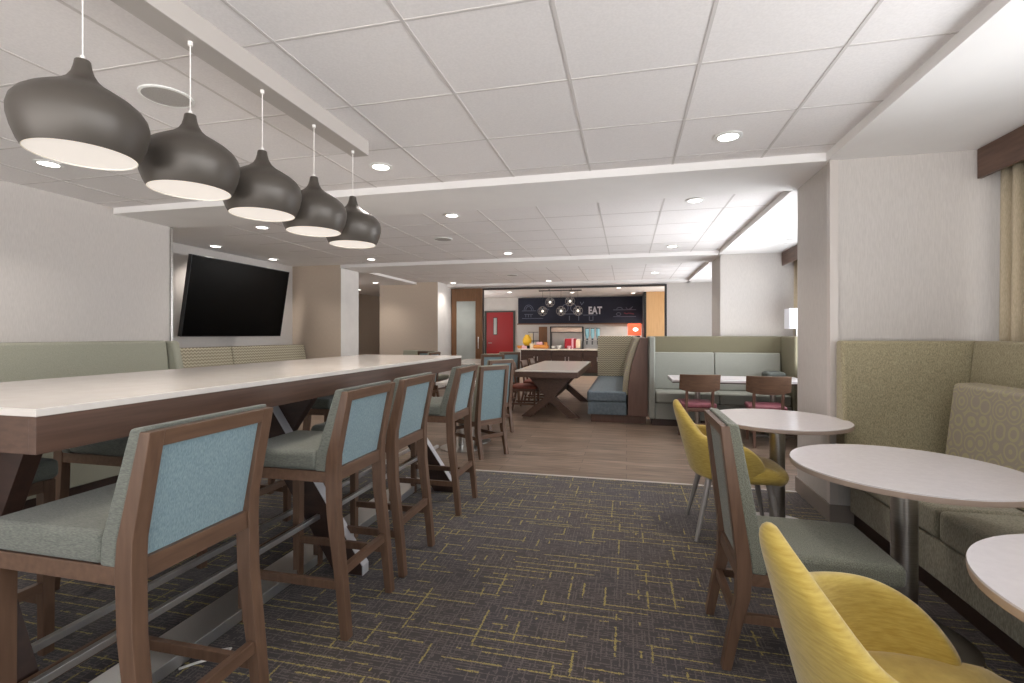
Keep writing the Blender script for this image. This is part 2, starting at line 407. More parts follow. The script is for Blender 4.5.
# breakfast room shell
sbox('wall_kitchen', -5.6, 2.62, 16.2, 16.4, 0, 2.9, 'wall_pale', 'back wall of the breakfast room')
sbox('wall_kitchen', -5.7, -5.5, 12.05, 16.3, 0, 2.9, 'wall_pale', 'left wall of the breakfast room')
sbox('wall_kitchen', 1.7, 1.9, 12.05, 14.9, 0, 2.9, 'wall_pale', 'right wall of the breakfast room')
sbox('ceiling', -5.6, 2.62, 12.0, 16.3, TILE, TILE+.1, 'gypsum', 'ceiling of the breakfast room')
bm = bmesh.new(); bbox(bm, .57, 1.75, 14.9, 16.2, 0, TILE); struct(obj('column', bm, 'orange'), 'honey wood clad pier right of the chalkboard')
sbox('trim_5', .50, .575, 14.88, 16.2, 0, TILE, 'black', 'black edge post beside the honey wood pier')

# ------------------------------------------------------------ frosted sliding door, red door
d = struct(bpy.data.objects.new('door_1', None), 'frosted glass sliding door in a brown wood frame'); C.objects.link(d); d.location = (0, 0, 0)
bm = bmesh.new()
x0, x1, yf = -4.43, -3.6, EW-.09
bbox(bm, x0, x0+.135, yf, yf+.05, .01, 2.5); bbox(bm, x1-.175, x1, yf, yf+.05, .01, 2.5)
bbox(bm, x0+.135, x1-.175, yf, yf+.05, 2.17, 2.5); bbox(bm, x0+.135, x1-.175, yf, yf+.05, .01, .3)
obj('door_frame', bm, 'door_wood', d, .004)
box('frosted_pane', x0+.13, x1-.17, yf+.018, yf+.032, .29, 2.18, 'frost', d)
bm = bmesh.new(); tube(bm, (x1-.09, yf-.035, .95), (x1-.09, yf-.035, 1.25), .011); tube(bm, (x1-.09, yf, .97), (x1-.09, yf-.035, .97), .008); tube(bm, (x1-.09, yf, 1.23), (x1-.09, yf-.035, 1.23), .008)
obj('door_handle', bm, 'steel', d)
d = struct(bpy.data.objects.new('door_2', None), 'red door with a narrow vision window in the breakfast room'); C.objects.link(d)
bm = bmesh.new(); bbox(bm, -4.82, -4.75, 16.13, 16.2, 0, 2.13); bbox(bm, -3.79, -3.74, 16.13, 16.2, 0, 2.13); bbox(bm, -4.75, -3.79, 16.13, 16.2, 2.08, 2.13)
obj('door_frame', bm, 'grey_dark', d)
box('door_leaf', -4.75, -3.79, 16.15, 16.19, .01, 2.08, 'red_door', d)
box('vision_panel_frame', -4.50, -4.36, 16.135, 16.152, 1.30, 1.90, 'black', d)
box('vision_pane', -4.48, -4.38, 16.128, 16.137, 1.32, 1.88, 'frost', d)
bm = bmesh.new(); tube(bm, (-4.66, 16.15, 1.02), (-4.66, 16.10, 1.02), .012); tube(bm, (-4.66, 16.10, 1.02), (-4.54, 16.10, 1.02), .01)
obj('door_handle', bm, 'steel', d)
tag(box('light_switch', -3.705, -3.66, EW+.15, EW+.165, 1.30, 1.40, 'grey_dark', None, .004), 'small dark switch plate beside the opening near the red door', 'light switch')
bpy.data.objects['light_switch'].location = (0, 0, 0)

# ------------------------------------------------------------ window dressing
def valance(y0, y1, lab):
    t = thing('valance', lab, 'valance', (0, 0, 0))
    box('fascia', 2.235, 2.26, y0, y1, 2.33, 2.523, 'valance', t, .002)
    box('top_board', 2.26, 2.5, y0, y1, 2.49, 2.52, 'valance', t)
valance(REAR+.1, 3.775, 'dark wood valance above the sand curtain in the near bay')
valance(4.6, 7.86, 'dark wood valance in the middle bay above the white lamp')
def curtain(xc, y0, y1, lab):
    bm = bmesh.new(); n = 120; pts = []
    for i in range(n+1):
        t = i/n; y = y0+(y1-y0)*t; x = xc+.035*math.sin(t*(y1-y0)/.095*2*PI)
        pts.append((x, y))
    lo = [bm.verts.new((x, y, .02)) for x, y in pts]; mid = [bm.verts.new((xc+(x-xc)*.75, y, 1.3)) for x, y in pts]; hi = [bm.verts.new((xc+(x-xc)*.5, y, 2.45)) for x, y in pts]
    for i in range(n):
        bm.faces.new([lo[i], lo[i+1], mid[i+1], mid[i]]); bm.faces.new([mid[i], mid[i+1], hi[i+1], hi[i]])
    o = obj('curtain', bm, 'curtain', None, smooth=True)
    s = o.modifiers.new('s', 'SOLIDIFY'); s.thickness = .004
    tag(o, lab, 'curtain')
curtain(2.32, 2.75, 3.70, 'sand coloured pleated curtain at the right edge under the valance')
curtain(2.40, 7.72, 7.84, 'sand curtain in the middle bay beside the far pier')
sbox('window_sill', 2.28, 2.5, 5.2, 7.28, .72, .76, 'gypsum', 'sill of the middle bay window')

# ------------------------------------------------------------ ceiling fixtures
def downlight(x, y, lab, z=TILE, e=1., first=[]):
    if not first:
        t = thing('downlight', lab, 'downlight', (x, y, z), 0, 'recessed round ceiling downlights')
        bm = bmesh.new(); lathe(bm, [(.062, -.002), (.085, -.002), (.088, -.007), (.070, -.010), (.062, -.010), (.062, -.002)], 32, closed_top=False, closed_bot=False)
        obj('trim_ring', bm, 'white', t, smooth='angle')
        bm = bmesh.new(); lathe(bm, [(0, -.0065), (.0625, -.0065), (.0625, -.002), (0, -.002)], 32); obj('lens', bm, 'led', t)
        first.append(t)
    else:
        t = dup(first[0], (x, y, z), 0, lab)
    L = bpy.data.lights.new('downlight_lamp', 'SPOT'); L.energy = DL*e; L.spot_size = math.radians(125); L.spot_blend = .9; L.color = (1, .93, .86); L.shadow_soft_size = .06
    lo = bpy.data.objects.new('downlight_lamp', L); C.objects.link(lo); lo.location = (x, y, z-.03)
DL = 42
for x, y, lab in (
    (-4.18, 2.69, 'downlight half hidden just below the nearest pendant lamp'),
    (-1.81, 3.32, 'downlight right beside the far end of the pendant canopy'),
    (.635, 3.33, 'downlight in the near ceiling bay, closest to the windows'),
    (.63, 4.84, 'near right downlight of the middle ceiling bay'),
    (-1.81, 4.85, 'near downlight of the middle bay, in front of the round speaker'),
    (.64, 7.28, 'far right downlight of the middle ceiling bay'),
    (-1.80, 7.31, 'downlight of the middle bay just before the far soffit band'),
    (.645, 8.74, 'right hand downlight just behind the far soffit band'),
    (.56, 10.3, 'downlight nearest the opening on the right of the far bay'),
    (-1.82, 8.91, 'centre downlight just behind the far soffit band'),
    (-1.79, 11.3, 'centre downlight nearest the breakfast room opening'),
    (-4.2, 4.87, 'downlight of the middle bay seen between two pendant shades'),
    (-4.19, 7.36, 'left downlight of the middle bay just before the far soffit band'),
    (-4.2, 8.93, 'left downlight just behind the far soffit band'),
    (-4.15, 11.2, 'downlight in front of the frosted sliding door')):
    downlight(x, y, lab)
for x, y, lab in ((-5.75, 5.76, 'downlight over the left half of the television'), (-5.8, 6.98, 'downlight over the right end of the television')):
    downlight(x, y, lab, TILE, 1.6)
for x, y, lab in ((-5.75, 10.3, 'downlight in front of the taupe wall block'), (-7.1, 11.8, 'downlight deep in the side hallway')):
    downlight(x, y, lab, SOF+.01)
downlight(2.0, 6.9, 'downlight in the lowered ceiling near the middle window', SOF)
for x, y, lab in ((-3.4, 14.0, 'left downlight in the breakfast room ceiling'), (-1.6, 14.6, 'middle downlight in the breakfast room ceiling'), (-.2, 13.4, 'right downlight in the breakfast room ceiling'), (.2, 15.2, 'downlight in the breakfast room near the honey wood pier')):
    downlight(x, y, lab, TILE, 4.5)
sp0 = None
for x, y, lab in ((-2.39, 2.08, 'round ceiling speaker between the first pendant lamps'), (-2.38, 6.04, 'round ceiling speaker in the middle ceiling bay'), (-2.38, 10.03, 'round ceiling speaker in the far ceiling bay')):
    if sp0 is None:
        sp0 = thing('ceiling_speaker', lab, 'speaker', (x, y, TILE), 0, 'round ceiling speakers')
        bm = bmesh.new(); lathe(bm, [(.112, -.001), (.125, -.001), (.125, -.008), (.112, -.010), (.112, -.001)], 40, closed_top=False, closed_bot=False); obj('bezel', bm, 'white', sp0, smooth='angle')
        bm = bmesh.new(); lathe(bm, [(0, -.009), (.1125, -.008), (.1125, -.001), (0, -.001)], 40); obj('grille', bm, 'speaker', sp0)
    else: dup(sp0, (x, y, TILE), 0, lab)
tag(box('pendant_canopy', -1.775, -1.655, .9, 2.88, 2.49, TILE, 'canopy', None, .003), 'long white ceiling canopy carrying the row of five pendant lamps', 'light canopy')

# pendants
pl = ['nearest and largest looking of the five pewter pendant lamps', 'second pewter pendant lamp from the camera', 'middle one of the five pewter pendant lamps', 'fourth pewter pendant lamp from the camera', 'farthest of the five pewter pendant lamps']
p0 = None
for i, y in enumerate((1.195, 1.59, 1.985, 2.38, 2.775)):
    if p0 is None:
        p0 = thing('pendant_lamp', pl[0], 'pendant lamp', (-1.71, y, 1.888), 0, 'row of pewter pendant lamps')
        outer = [(.143, 0), (.155, .022), (.167, .055), (.175, .09), (.176, .115), (.170, .14), (.155, .163), (.130, .184), (.098, .204), (.064, .224), (.042, .243), (.030, .264), (.024, .285), (.021, .305), (.019, .308), (0, .308)]
        inner = [(.140, .001), (.152, .023), (.163, .056), (.171, .09), (.172, .115), (.166, .138), (.150, .16), (.12, .18), (0, .195)]
        bm = bmesh.new(); lathe(bm, outer, 64, closed_bot=False); obj('lamp_shade', bm, 'shade', p0, smooth=True)
        bm = bmesh.new(); lathe(bm, [(.143, 0)]+inner, 64, closed_bot=False); obj('shade_lining', bm, 'shade_in', p0, smooth=True)
        bm = bmesh.new(); lathe(bm, [(0, .004), (.141, .004), (.141, .008), (0, .008)], 48); obj('diffuser', bm, 'glow', p0)
        bm = bmesh.new(); tube(bm, (0, 0, .305), (0, 0, .601), .0022, None, 8); obj('cord', bm, 'cordwhite', p0)
        bm = bmesh.new(); tube(bm, (0, 0, .306), (0, 0, .322), .007); obj('cord_grip', bm, 'cordwhite', p0)
        bm = bmesh.new(); tube(bm, (0, 0, .585), (0, 0, .6015), .009); obj('ceiling_grip', bm, 'cordwhite', p0)
    else:
        dup(p0, (-1.71, y, 1.888), 0, pl[i])
    L = bpy.data.lights.new('pendant_bulb', 'SPOT'); L.energy = 9; L.spot_size = math.radians(120); L.spot_blend = .8; L.color = (1, .93, .84); L.shadow_soft_size = .1
    lo = bpy.data.objects.new('pendant_bulb', L); C.objects.link(lo); lo.location = (-1.71, y, 1.87)

# ------------------------------------------------------------ communal table
T0, T1, TL, TR, TH_ = .985, 4.50, -2.62, -1.578, 1.105
t = thing('communal_table', 'long bar height communal table with cream top and walnut apron', 'table', ((TL+TR)/2, (T0+T1)/2, 0))
cx, cy = (TL+TR)/2, (T0+T1)/2; hw = (TR-TL)/2; hl = (T1-T0)/2
box('tabletop', -hw, hw, -hl, hl, TH_-.022, TH_, 'quartz', t, .002)
bm = bmesh.new()
z0, z1 = TH_-.127, TH_-.022
bbox(bm, hw-.03, hw-.002, -hl+.002, hl-.002, z0, z1); bbox(bm, -hw+.002, -hw+.03, -hl+.002, hl-.002, z0, z1)
bbox(bm, -hw+.03, hw-.03, -hl+.002, -hl+.03, z0, z1); bbox(bm, -hw+.03, hw-.03, hl-.03, hl-.002, z0, z1)
bbox(bm, -hw+.03, hw-.03, -hl+.03, hl-.03, z1-.02, z1)
obj('apron', bm, 'apron', t, .001)
for yy in (1.04, 2.36, 3.78):
    y = yy-cy; sp = .45 if yy < 1.2 else .70; gw = .30 if yy < 1.2 else .37
    def lean(s):
        # one leg of the trestle: slants from its foot over the centre line
        pts = [(s*sp, 0), (s*(sp-.17), 0), (s*-.12, z0), (s*.06, z0), (s*sp, .05)]
        b = bmesh.new(); prism(b, pts, y-.03+s*.0, y+.03, 'y')
        if s > 0:
            for v in b.verts: v.co.y += .03
        else:
            for v in b.verts: v.co.y -= .03
        return b
    for s in (1, -1): obj('leg', lean(s), 'dark_wood', t, .002)
    b = bmesh.new()
    if yy > 1.2: prism(b, [(.062, z0), (.066, z0), (sp+.005, .052), (sp+.005, 0), (sp+.0005, 0), (sp+.0005, .05)], y+.0, y+.06, 'y'); obj('edge_strip', b, 'leg_edge', t)  # pale strip standing in for the window's reflection on the leg edge
    b = bmesh.new(); prism(b, [(-gw, z0-.001), (gw, z0-.001), (.16, z0-.30), (-.16, z0-.30)], y-.028+.09, y+.028+.09, 'y'); obj('gusset', b, 'dark_wood', t, .002)
for x_ in (.235, .43):
    box('foot_rail', x_-.012, x_+.012, 1.03-cy, 4.1-cy, .285, .31, 'rail_steel', t, .002)
bm = bmesh.new(); bbox(bm, .22, .40, 1.3-cy, 3.9-cy, .012, .062)
obj('floor_raceway', bm, 'rail_steel', t, .002)
bm = bmesh.new()
path_tube(bm, [(-1.70, 1.53, .005), (-1.66, 1.56, .012), (-1.60, 1.60, .02), (-1.585, 1.64, .012), (-1.60, 1.68, .005), (-1.64, 1.66, .004), (-1.66, 1.60, .004)], .005)
tag(obj('power_cord', bm, 'cordwhite', None, smooth=True), 'short white power cord on the carpet by the raceway under the communal table', 'power cord')

# ------------------------------------------------------------ stools / side chairs
def side_chair(name, cat, label, group, seat_top, seat_th, top_z, half, foot_y, front_y, seat_front, fab, blue, loc, rz, post=.044, splay=.0, rail_z=(.28, .22), metal_foot=False):
    """local frame: front = +Y, width along X"""
    t = thing(name, label, cat, loc, rz, group)
    sb = seat_top-seat_th
    yb = foot_y+.07                                    # post centre at seat level
    line = [(foot_y+.005, 0), (foot_y+.03, sb*.35), (yb-.005, sb*.75), (yb, sb), (yb-.005, sb+.07), (foot_y, top_z-.012)]
    wd = [.034, .042, .052, .056, .052, .034]
    for s in (-1, 1):
        bm = bmesh.new(); a = s*(half-post/2)
        prism(bm, ribbon(line, wd), a-post/2, a+post/2, 'x'); obj('leg', bm, 'wood', t, .003)
    for s in (-1, 1):
        bm = bmesh.new(); a = s*(half-.03)
        ln = [(front_y, 0), (front_y, sb)]
        prism(bm, ribbon(ln, [.034, .046]), a-.021, a+.021, 'x'); obj('leg', bm, 'wood', t, .003)
    bm = bmesh.new(); ih = half-post
    # seat rails
    for s in (-1, 1): bbox(bm, s*(half-.022)-.016, s*(half-.022)+.016, yb+.02, front_y-.02, sb-.048, sb)
    bbox(bm, -ih, ih, front_y-.018, front_y+.018, sb-.048, sb)
    obj('seat_frame', bm, 'wood_h', t, .002)
    # back frame rails (follow the lean)
    def yat(z):
        for (a, za), (b, zb) in zip(line, line[1:]):
            if za <= z <= zb: return a+(b-a)*(z-za)/(zb-za)
        return line[-1][0]
    for nm, za, zb, w in (('lower_rail', sb-.045, sb+.012, .036), ('top_rail', top_z-.055, top_z-.012, .034)):
        bm = bmesh.new()
        prism(bm, [(yat(za)-w/2, za), (yat(zb)-w/2, zb), (yat(zb)+w/2, zb), (yat(za)+w/2, za)], -ih-.001, ih+.001, 'x')
        obj(nm, bm, 'wood_h', t, .002)
    bm = bmesh.new(); za, zb = sb+.012, top_z-.055
    prism(bm, [(yat(za)-.002, za), (yat(zb)-.002, zb), (yat(zb)+.012, zb), (yat(za)+.012, za)], -ih, ih, 'x')
    obj('back_panel', bm, blue, t)
    bm = bmesh.new(); za, zb = sb+.0, top_z
    prism(bm, [(yat(za)+.026, za), (yat(za+.07)+.024, za+.07), (yat(zb)+.006, zb), (yat(zb)+.05, zb-.006), (yat(za+.07)+.078, za+.07), (yat(za)+.078, za)], -half, half, 'x')
    obj('backrest', bm, fab, t, .009, 3)
    bm = bmesh.new(); bbox(bm, -half-.004, half+.004, yb+.07, seat_front, sb, seat_top)
    for v in bm.verts:
        if v.co.z > sb+.01 and v.co.y > 0: v.co.z -= .006
    obj('seat', bm, fab, t, .026, 4)
    zr, zs = rail_z
    bm = bmesh.new(); bbox(bm, -ih, ih, yat(zr)-.013, yat(zr)+.013, zr-.02, zr+.02); obj('stretcher', bm, 'wood_h', t, .002)
    for s in (-1, 1):
        bm = bmesh.new(); a = s*(half-.03); bbox(bm, a-.011, a+.011, yat(zs)+.01, front_y-.02, zs-.018, zs+.018); obj('stretcher', bm, 'wood', t, .002)
    bm = bmesh.new(); bbox(bm, -ih, ih, front_y-.012, front_y+.012, zs+.04, zs+.08); obj('stretcher', bm, 'wood_h', t, .002)
    return t
g = 'bar stools along the communal table'
st = side_chair('bar_stool', 'bar stool', 'nearest bar stool in the left foreground, aisle side of the communal table', g, .803, .088, 1.078, .217, -.30, .235, .27, 'stool', 'stool_blue', (-1.47, 1.175, 0), PI/2)
for x, y, lab in ((-1.47, 2.055, 'second bar stool on the aisle side, beside the trestle foot'), (-1.475, 2.605, 'third bar stool on the aisle side, close behind the second'), (-1.48, 3.51, 'farthest bar stool on the aisle side, at the far end of the communal table')):
    dup(st, (x, y, 0), PI/2, lab)
for x, y, lab in ((-2.56, 1.30, 'nearest bar stool on the wall side, mostly under the communal table'), (-2.56, 2.05, 'second bar stool on the wall side, seen through the near stools'), (-2.56, 2.75, 'third bar stool on the wall side of the communal table'), (-2.56, 3.60, 'farthest bar stool on the wall side of the communal table')):
    dup(st, (x, y, 0), -PI/2, lab)
# foreground green chair facing the banquette (+X)
side_chair('dining_chair', 'chair', 'sage tweed wood framed chair in the right foreground, behind the yellow armchair', None, .475, .09, .965, .215, -.27, .25, .345, 'chair_green', 'chair_green', (.645, 2.235, 0), -PI/2, rail_z=(.2, .2))
# dining chairs beyond the table
g2 = 'sage and blue dining chairs beyond the communal table'
dc = side_chair('dining_chair', 'chair', 'blue backed dining chair just past the end of the communal table', g2, .475, .09, .985, .20, -.26, .24, .30, 'sage', 'stool_blue', (0, 0, 0), 0, rail_z=(.22, .2))
def heading(dx, dy): return math.atan2(dy, dx)-PI/2
def at(u, Y):
    f, th = 482., .2332; a = (u-512)/f; c, s = math.cos(th), math.sin(th)
    return (a*c-s)*Y/(a*s+c)
def place_dc(x, y, dx, dy, lab, first=[]):
    n = math.hypot(dx, dy); r = heading(dx, dy); X = x+dx/n*.26; Y = y+dy/n*.26
    if not first: dc.location = (X, Y, 0); dc.rotation_euler = (0, 0, r); dc['label'] = lab; first.append(1)
    else: dup(dc, (X, Y, 0), r, lab)
place_dc(-1.375, 4.98, -.31, .205, 'blue backed dining chair just past the end of the communal table')
place_dc(-1.60, 6.15, -.31, .25, 'dining chair directly behind the blue backed one')
place_dc(at(493, 7.9), 7.9, -.31, .6, 'brown framed dining chair showing above and left behind the blue backed one')
place_dc(at(510, 8.9), 8.9, -.31, .6, 'dining chair whose top shows just below the red door')
place_dc(-3.55, 8.6, -1, .1, 'dining chair whose dark top shows before the frosted door')
place_dc(-4.35, 9.3, -.3, -1, 'left one of the two far chairs peeking over the communal table by the taupe wall')
place_dc(-3.95, 9.1, .2, 1, 'right one of the two far chairs peeking over the communal table by the taupe wall')
def post_table(name, x0, x1, y0, y1, z, lab, top='quartz', n=2):
    t = thing(name, lab, 'table', ((x0+x1)/2, (y0+y1)/2, 0)); a, b = (x1-x0)/2, (y1-y0)/2
    box('tabletop', -a, a, -b, b, z-.035, z, top, t, .004)
    for yy in ([-b*.55, b*.55] if n == 2 else [0]):
        bm = bmesh.new(); tube(bm, (0, yy, .02), (0, yy, z-.035), .032, None, 20); obj('pole', bm, 'steel', t, smooth='angle')
        bm = bmesh.new(); lathe(bm, [(0, 0), (.24, 0), (.24, .008), (.05, .022), (0, .022)], 32, (0, yy, 0)); obj('base', bm, 'steel', t, smooth='angle')
    return t
post_table('dining_table', -2.12, -1.62, 5.15, 5.85, .765, 'cream topped dining table beside the blue backed chair')
post_table('dining_table', -3.55, -2.7, 8.9, 10.6, .75, 'far cream dining table showing beside the frosted door')
tag(box('napkin_stack', -1.82, -1.68, 5.25, 5.42, .7655, .80, 'white', None, .006), 'small white stack on the table behind the last bar stool', 'napkins')

# ------------------------------------------------------------ round tables
def round_table(x, y, r, lab, first=[]):
    if not first:
        t = thing('round_table', lab, 'table', (x, y, 0), 0, 'round bistro tables by the banquette')
        bm = bmesh.new(); lathe(bm, [(0, .708), (.405, .708), (.428, .714), (.43, .722), (.43, .735), (0, .735)], 96); obj('table_edge', bm, 'edge', t, smooth='angle')
        bm = bmesh.new(); lathe(bm, [(0, .7351), (.4295, .7351), (.4285, .740), (0, .740)], 96); obj('tabletop', bm, 'laminate', t, smooth='angle')
        bm = bmesh.new(); tube(bm, (0, 0, .012), (0, 0, .708), .048, None, 32); obj('pole', bm, 'steel', t, smooth='angle')
        bm = bmesh.new(); lathe(bm, [(0, 0), (.25, 0), (.25, .008), (.06, .02), (0, .02)], 48); obj('base', bm, 'steel', t, smooth='angle')
        first.append(t)
    else: dup(first[0], (x, y, 0), 0, lab)
round_table(1.0, 3.615, .42, 'farthest round bistro table, in front of the large pier')
round_table(1.168, 2.42, .435, 'middle round bistro table, beside the sage tweed chair')
round_table(1.225, 1.268, .43, 'nearest round bistro table, cut off at the right edge')

# ------------------------------------------------------------ yellow armchairs (front = +Y local)
def yellow_chair(loc, rz, lab):
    t = thing('armchair', lab, 'armchair', loc, rz, 'mustard yellow tub armchairs')
    bm = bmesh.new(); n = 32; m = 5; rows = []
    def top(t_):                                       # rim height along the angle from the back (0) to the arm tips (1)
        t_ = abs(t_)
        if t_ < .36:
            k = t_/.36; return .874-.204*(k**1.7)
        k = (t_-.36)/.64; return .67-.05*k-.13*k**5
    for i in range(n+1):
        s = -1+2*i/n; ang = s*math.radians(128)
        col = []
        zt = top(s); zb = .385
        for j in range(m+1):
            v = j/m; z = zb+(zt-zb)*v
            h = (z-.385)/.5
            rx = .235+.045*min(1, h*2.2)**.8+.0*h
            ryb = .215+.13*h
            ry = ryb if abs(ang) < PI/2 else .26+.02*h
            x = math.sin(ang)*rx*(1-.75*max(0, h-.5)); y = -math.cos(ang)*ry
            if abs(ang) > PI/2: x *= .985
            col.append(bm.verts.new((x, y+.0, z)))
        rows.append(col)
    for a, b in zip(rows, rows[1:]):
        for j in range(m): bm.faces.new([a[j], b[j], b[j+1], a[j+1]])
    sh = obj('shell', bm, 'yellow', t, smooth=True)
    s = sh.modifiers.new('s', 'SOLIDIFY'); s.thickness = .055; s.offset = 0
    u = sh.modifiers.new('u', 'SUBSURF'); u.levels = 2; u.render_levels = 2
    bm = bmesh.new(); K = 48
    prof = [(0, .485), (.5, .487), (.8, .481), (.93, .465), (1.0, .43), (.97, .395), (.9, .375), (0, .365)]
    rings = []
    for f, z in prof:
        if f == 0: rings.append([bm.verts.new((0, .04, z))]); continue
        ring = []
        for i in range(K):
            a = 2*PI*i/K; cx_, sy = math.cos(a), math.sin(a)
            e = 2/3.4; px = math.copysign(abs(cx_)**e, cx_)*.262*f; py = math.copysign(abs(sy)**e, sy)*.28*f+.06
            ring.append(bm.verts.new((px*(1-.12*max(0, -sy)), py, z - (.012 if sy > .5 else 0))))
        rings.append(ring)
    for a, b in zip(rings, rings[1:]):
        for i in range(K):
            j = (i+1) % K
            if len(a) == 1: bm.faces.new([a[0], b[i], b[j]])
            elif len(b) == 1: bm.faces.new([a[i], b[0], a[j]])
            else: bm.faces.new([a[i], b[i], b[j], a[j]])
    obj('seat', bm, 'yellow', t, smooth=True, sub=1)
    for sx in (-1, 1):
        for yy, yf in ((-.15, -.235), (.20, .27)):
            bm = bmesh.new(); tube(bm, (sx*.17, yy, .385), (sx*.235, yf, 0), .021, .012, 16); obj('leg', bm, 'leg_grey', t, smooth='angle')
    return t
ya = yellow_chair((.665, 3.475, 0), -PI/2, 'mustard yellow tub armchair at the farthest round table')
dup(ya, (.662, 1.245, 0), -PI/2, 'large looking mustard yellow tub armchair at the bottom right')

# ------------------------------------------------------------ right banquette (olive)
t = thing('banquette', 'olive tweed corner banquette along the right windows', 'banquette', (0, 0, 0))
BY = -1.6
bm = bmesh.new(); bbox(bm, 1.52, 2.2, BY, 3.76, 0, .10); obj('plinth', bm, 'dark_wood', t)
bm = bmesh.new(); bbox(bm, 1.485, 2.15, BY, 3.74, .10, .30); obj('seat_base', bm, 'olive_seat', t, .012, 3)
for i, (a, b) in enumerate(((2.775, 3.62), (1.75, 2.77), (.72, 1.745), (-.31, .715), (-1.6, -.315))):
    bm = bmesh.new(); bbox(bm, 1.475, 2.06, a+.003, b-.003, .302, .46); obj('seat_cushion', bm, 'olive_seat', t, .028, 4)
bm = bmesh.new(); prism(bm, [(3.60, .46), (3.66, 1.27), (3.76, 1.27), (3.76, .3), (3.60, .3)], 1.405, 2.2, 'x'); obj('end_back', bm, 'olive', t, .022, 4)
for a, b in ((2.55, 3.64), (1.4, 2.545), (.2, 1.395), (BY, .195)):
    bm = bmesh.new(); prism(bm, [(2.06, .46), (2.13, 1.27), (2.23, 1.27), (2.23, .3), (2.06, .3)], a, b, 'y'); obj('back', bm, 'olive', t, .022, 4)
for i, (a, b) in enumerate(((1.95, 3.42), (.45, 1.94), (-1.05, .44))):
    bm = bmesh.new(); prism(bm, [(1.84, .462), (1.90, 1.02), (2.03, 1.03), (2.04, .462)], a, b, 'y'); obj('back_cushion', bm, 'swirl', t, .022, 4)
# ------------------------------------------------------------ left banquettes
t = thing('banquette', 'pale sage banquette against the left wall', 'banquette', (0, 0, 0))
box('plinth', -4.98, -4.3, -1.6, 4.2, 0, .1, 'dark_wood', t)
box('seat_base', -4.98, -4.25, -1.6, 4.24, .1, .32, 'sage', t, .01)
for a, b in ((2.8, 4.24), (1.3, 2.79), (-.2, 1.29), (-1.6, -.21)): box('seat_cushion', -4.82, -4.22, a, b, .322, .47, 'sage', t, .03, 4)
bm = bmesh.new(); prism(bm, [(-4.80, .47), (-4.90, 1.245), (-5.005, 1.245), (-5.005, .47)], -1.6, 4.27, 'y'); obj('back', bm, 'sage', t, .03, 4)
bm = bmesh.new(); prism(bm, [(-4.28, .30), (-4.66, .60), (-4.76, .9), (-4.84, 1.24), (-5.0, 1.24), (-5.0, .30)], 4.275, 4.37, 'y'); obj('end_panel', bm, 'sage', t, .03, 4)
t = thing('banquette', 'chevron patterned banquette under the television', 'banquette', (0, 0, 0))
box('plinth', -6.05, -5.3, 4.7, 7.8, 0, .1, 'dark_wood', t)
box('seat_base', -6.05, -5.25, 4.7, 7.82, .1, .32, 'olive_seat', t, .01)
for a, b in ((4.7, 6.10), (6.11, 7.82)): box('seat_cushion', -5.85, -5.2, a, b, .322, .47, 'olive_seat', t, .03, 4)
for a, b in ((4.7, 6.10), (6.11, 7.80)):
    bm = bmesh.new(); prism(bm, [(-5.68, .47), (-5.80, 1.13), (-5.95, 1.13), (-5.95, .47)], a, b, 'y'); obj('back_cushion', bm, 'chevron', t, .03, 4)
# television
t = thing('television', 'large black flat television tilted down on the recess wall', 'television', (-5.955, 6.34, 1.285))
bm = bmesh.new(); bbox(bm, -.03, .03, -.975, .975, 0, 1.14); o = obj('television_body', bm, 'black', t, .004); o.rotation_euler = (0, math.radians(9.3), 0)
bm = bmesh.new(); bbox(bm, .0301, .033, -.965, .965, .012, 1.13); o2 = obj('screen', bm, 'screen', t); o2.rotation_euler = (0, math.radians(9.3), 0)
box('wall_bracket', -.13, .06, -.3, .3, .35, .75, 'black', t)

# ------------------------------------------------------------ trestle dining table and café chairs
x0, x1, y0, y1 = -1.66, -.70, 7.18, 9.95
t = thing('trestle_table', 'long cream topped trestle table with crossed walnut legs', 'table', ((x0+x1)/2, (y0+y1)/2, 0)); a, b = (x1-x0)/2, (y1-y0)/2
box('tabletop', -a, a, -b, b, .745, .765, 'quartz', t, .002)
bm = bmesh.new(); bbox(bm, -a+.003, a-.003, -b+.003, -b+.03, .66, .745); bbox(bm, -a+.003, a-.003, b-.03, b-.003, .66, .745); bbox(bm, -a+.003, -a+.03, -b+.03, b-.03, .66, .745); bbox(bm, a-.03, a-.003, -b+.03, b-.03, .66, .745); obj('apron', bm, 'apron', t)
for yy in (-b+.42, b-.42):
    bm = bmesh.new()
    prism(bm, [(-.36, .66), (.36, .66), (.075, .33), (.47, .0), (.30, .0), (0, .25), (-.30, .0), (-.47, .0), (-.075, .33)], yy-.05, yy+.05, 'y')
    obj('leg', bm, 'apron', t, .003)
bm = bmesh.new(); bbox(bm, -.05, .05, -b+.47, b-.47, .27, .35); obj('stretcher', bm, 'dark_wood', t)
